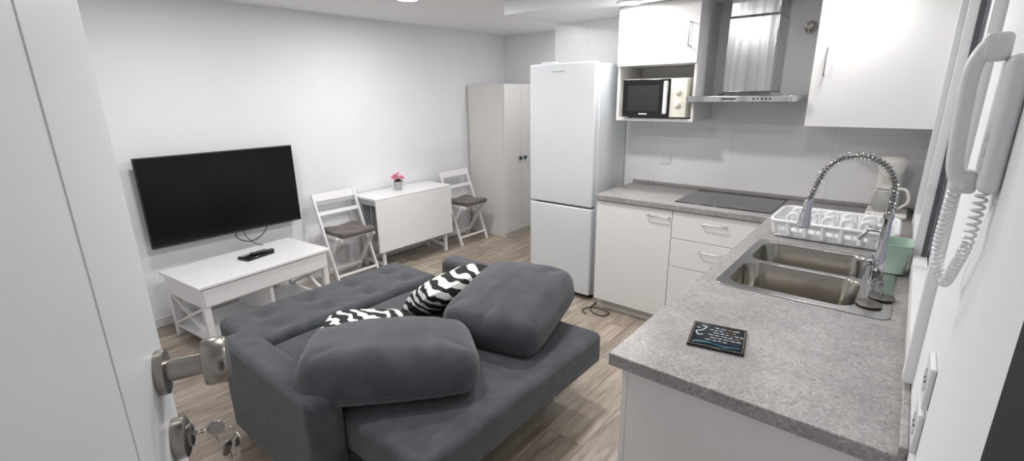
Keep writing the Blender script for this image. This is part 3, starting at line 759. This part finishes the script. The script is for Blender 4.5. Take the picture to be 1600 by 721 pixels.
for x_,y_ in ((-2.24,.70),(-1.56,.70),(-2.24,2.09),(-1.56,2.09),(-2.70,.90),(-2.70,1.88)):
    G().cyl((x_,y_,0),(x_,y_,.30 if x_<-2.5 else .08),.02,.024,seg=14).obj('foot','blackm',So)
G().box((-1.4895,.66,.14),(-1.487,.70,.18)).obj('fabric_tag','blackm',So)
def resample2(lp,n): return [lerp2(lp,i/n) for i in range(n)]
def cushion(name,c,size,rot,lab,r=.072,crown=.050,wr=.012):
    w,d,t=size
    def fn(p):
        p=p.copy();u=p.x/(w/2);v=p.y/(d/2);k=max(0,1-u*u)*max(0,1-v*v)
        up_z=p.z>0
        p.z+=(1 if up_z else -.5)*crown*k**.6*min(1,abs(p.z)/(t*.35))
        x0,y0=p.x,p.y
        p.x=x0*(1-.075*v**4-.01*(1-v*v)); p.y=y0*(1-.075*u**4-.01*(1-u*u))
        n=noise.noise(Vector((x0*5+c[0]*9,y0*5,p.z*4)))+.35*noise.noise(Vector((x0*14+c[1]*9,y0*8,p.z*4)))
        p.z+=wr*n*(1 if up_z else .3)
        # shallow pull creases running in from the edges
        if up_z:
            for q,(eu,ev,ang) in enumerate(((-.75,-.7,.8),(.78,-.65,2.3),(.7,.75,.7),(-.72,.7,2.4),(.05,-.82,1.45))):
                du=u-eu;dv=v-ev;al=du*math.cos(ang)+dv*math.sin(ang);pe=-du*math.sin(ang)+dv*math.cos(ang)
                p.z-=.009*math.exp(-pe*pe/.004)*math.exp(-al*al/.05)
        return p
    o=G().rbox((-w/2,-d/2,-t/2),(w/2,d/2,t/2),r,44,fn).obj(name,'cushion',None,origin=c,rot=tuple(math.radians(a) for a in rot),label=lab,cat='cushion')
    o['group']='grey sofa back cushions'
    zz=-t/2+r*.55
    of=r*(1-math.cos(math.asin(.45)))
    pts=[fn(Vector((x_,y_,zz))) for x_,y_ in resample2(rrect(-w/2+of,-d/2+of,w/2-of,d/2-of,r*.85,6),120)]
    G().tube(pts,.0035,6,closed=True).obj('piping','sofa',o,local=True)
    return o
cushion('back_cushion',(-1.545,1.05,.525),(.72,.49,.18),(-8,3,52),'large grey sofa cushion lying across the near armrest')
cushion('back_cushion',(-1.47,1.75,.54),(.56,.60,.18),(12,-4,10),'large grey sofa cushion leaning towards the far armrest')
def pillow(name,c,w,t,rot,lab):
    g=G();n=22
    for sgn in (1,-1):
        grid=[]
        for i in range(n+1):
            row=[]
            for j in range(n+1):
                u=-1+2*i/n;v=-1+2*j/n
                h=t/2*(max(0,(1-u**4))*max(0,(1-v**4)))**.55
                sx=w/2*(1-.06*(1-v*v)*abs(u)); sy=w/2*(1-.06*(1-u*u)*abs(v))
                row.append(g._v((u*sx,v*sy,sgn*h)))
            grid.append(row)
        for i in range(n):
            for j in range(n):
                f=[grid[i][j],grid[i+1][j],grid[i+1][j+1],grid[i][j+1]]
                g.bm.faces.new(f if sgn>0 else f[::-1])
    bmesh.ops.remove_doubles(g.bm,verts=g.bm.verts,dist=1e-5)
    o=g.obj(name,'zebra',None,origin=c,rot=tuple(math.radians(a) for a in rot),label=lab,cat='pillow'); o['group']='zebra print pillows'; return o
pillow('throw_pillow',(-1.915,1.13,.487),.42,.15,(0,0,42),'zebra print throw pillow behind the near grey cushion')
pillow('throw_pillow',(-1.90,1.69,.53),.43,.18,(8,-32,-12),'zebra print throw pillow leaning on the far grey cushion')
# ------------------------------------------------------------------ lights
def downlight(x_,y_,z,power,lab):
    e=thing('downlight',(x_,y_,z),lab,'ceiling light',group='recessed ceiling downlights')
    G().lathe([(.085,0),(.085,-.006),(.07,-.010),(.07,-.004)],(0,0,0)).obj('trim_ring','white',e,local=True)
    G().lathe([(.069,-.0045),(.069,-.0075),(.03,-.008)],(0,0,0)).obj('diffuser','lamp',e,local=True)
    l=bpy.data.lights.new('lamp','AREA'); l.shape='DISK'; l.size=.16; l.energy=power; l.color=(1,.98,.955)
    o=bpy.data.objects.new('lamp',l); COL.objects.link(o); o.parent=e; o.location=(0,0,-.02)
for i,(x_,y_,z,p) in enumerate(((-2.97,2.43,ZC,17),(-1.55,3.10,ZS,8.5),(-.35,3.05,ZS,3.5),(-2.97,.95,ZC,10.5),(-1.45,.95,ZC,12),(-1.45,2.2,ZC,16),(-.35,1.6,ZC,6),(-2.7,4.15,ZC,5))):  # mostly out of view; the hidden recess lamp is added to brighten that end
    downlight(x_,y_,z,p,'round recessed white ceiling downlight, switched on, in a set partly added as fill')
l=bpy.data.lights.new('lamp','AREA'); l.size=.5; l.energy=6; o=bpy.data.objects.new('hallway_area_light',l); o.location=(-.5,YF-.7,2.2); COL.objects.link(o); o['label']='unseen area light in the hallway behind the door'; o['category']='ceiling light'  # unseen area light behind the door, without a fitting
wd=bpy.data.worlds.new('world'); scene.world=wd; wd.use_nodes=True
wd.node_tree.nodes['Background'].inputs[0].default_value=(.5,.55,.65,1); wd.node_tree.nodes['Background'].inputs[1].default_value=.3
# ------------------------------------------------------------------ camera
cam=bpy.data.cameras.new('camera'); co=bpy.data.objects.new('camera',cam); COL.objects.link(co)
cam.sensor_width=36; cam.lens=742/1600*36; cam.clip_start=.01
pt,yw,rl=math.radians(15.97),math.radians(39.71),math.radians(.78)
h=Vector((-math.sin(yw),math.cos(yw),0));rt=Vector((math.cos(yw),math.sin(yw),0));z=Vector((0,0,1))
d=h*math.cos(pt)-z*math.sin(pt);u=h*math.sin(pt)+z*math.cos(pt)
r2=rt*math.cos(rl)-u*math.sin(rl);u2=rt*math.sin(rl)+u*math.cos(rl)
co.matrix_world=Matrix((( r2.x,u2.x,-d.x,0),(r2.y,u2.y,-d.y,0),(r2.z,u2.z,-d.z,1.6),(0,0,0,1)))
scene.camera=co
scene.view_settings.view_transform='Standard'
scene.view_settings.exposure=0
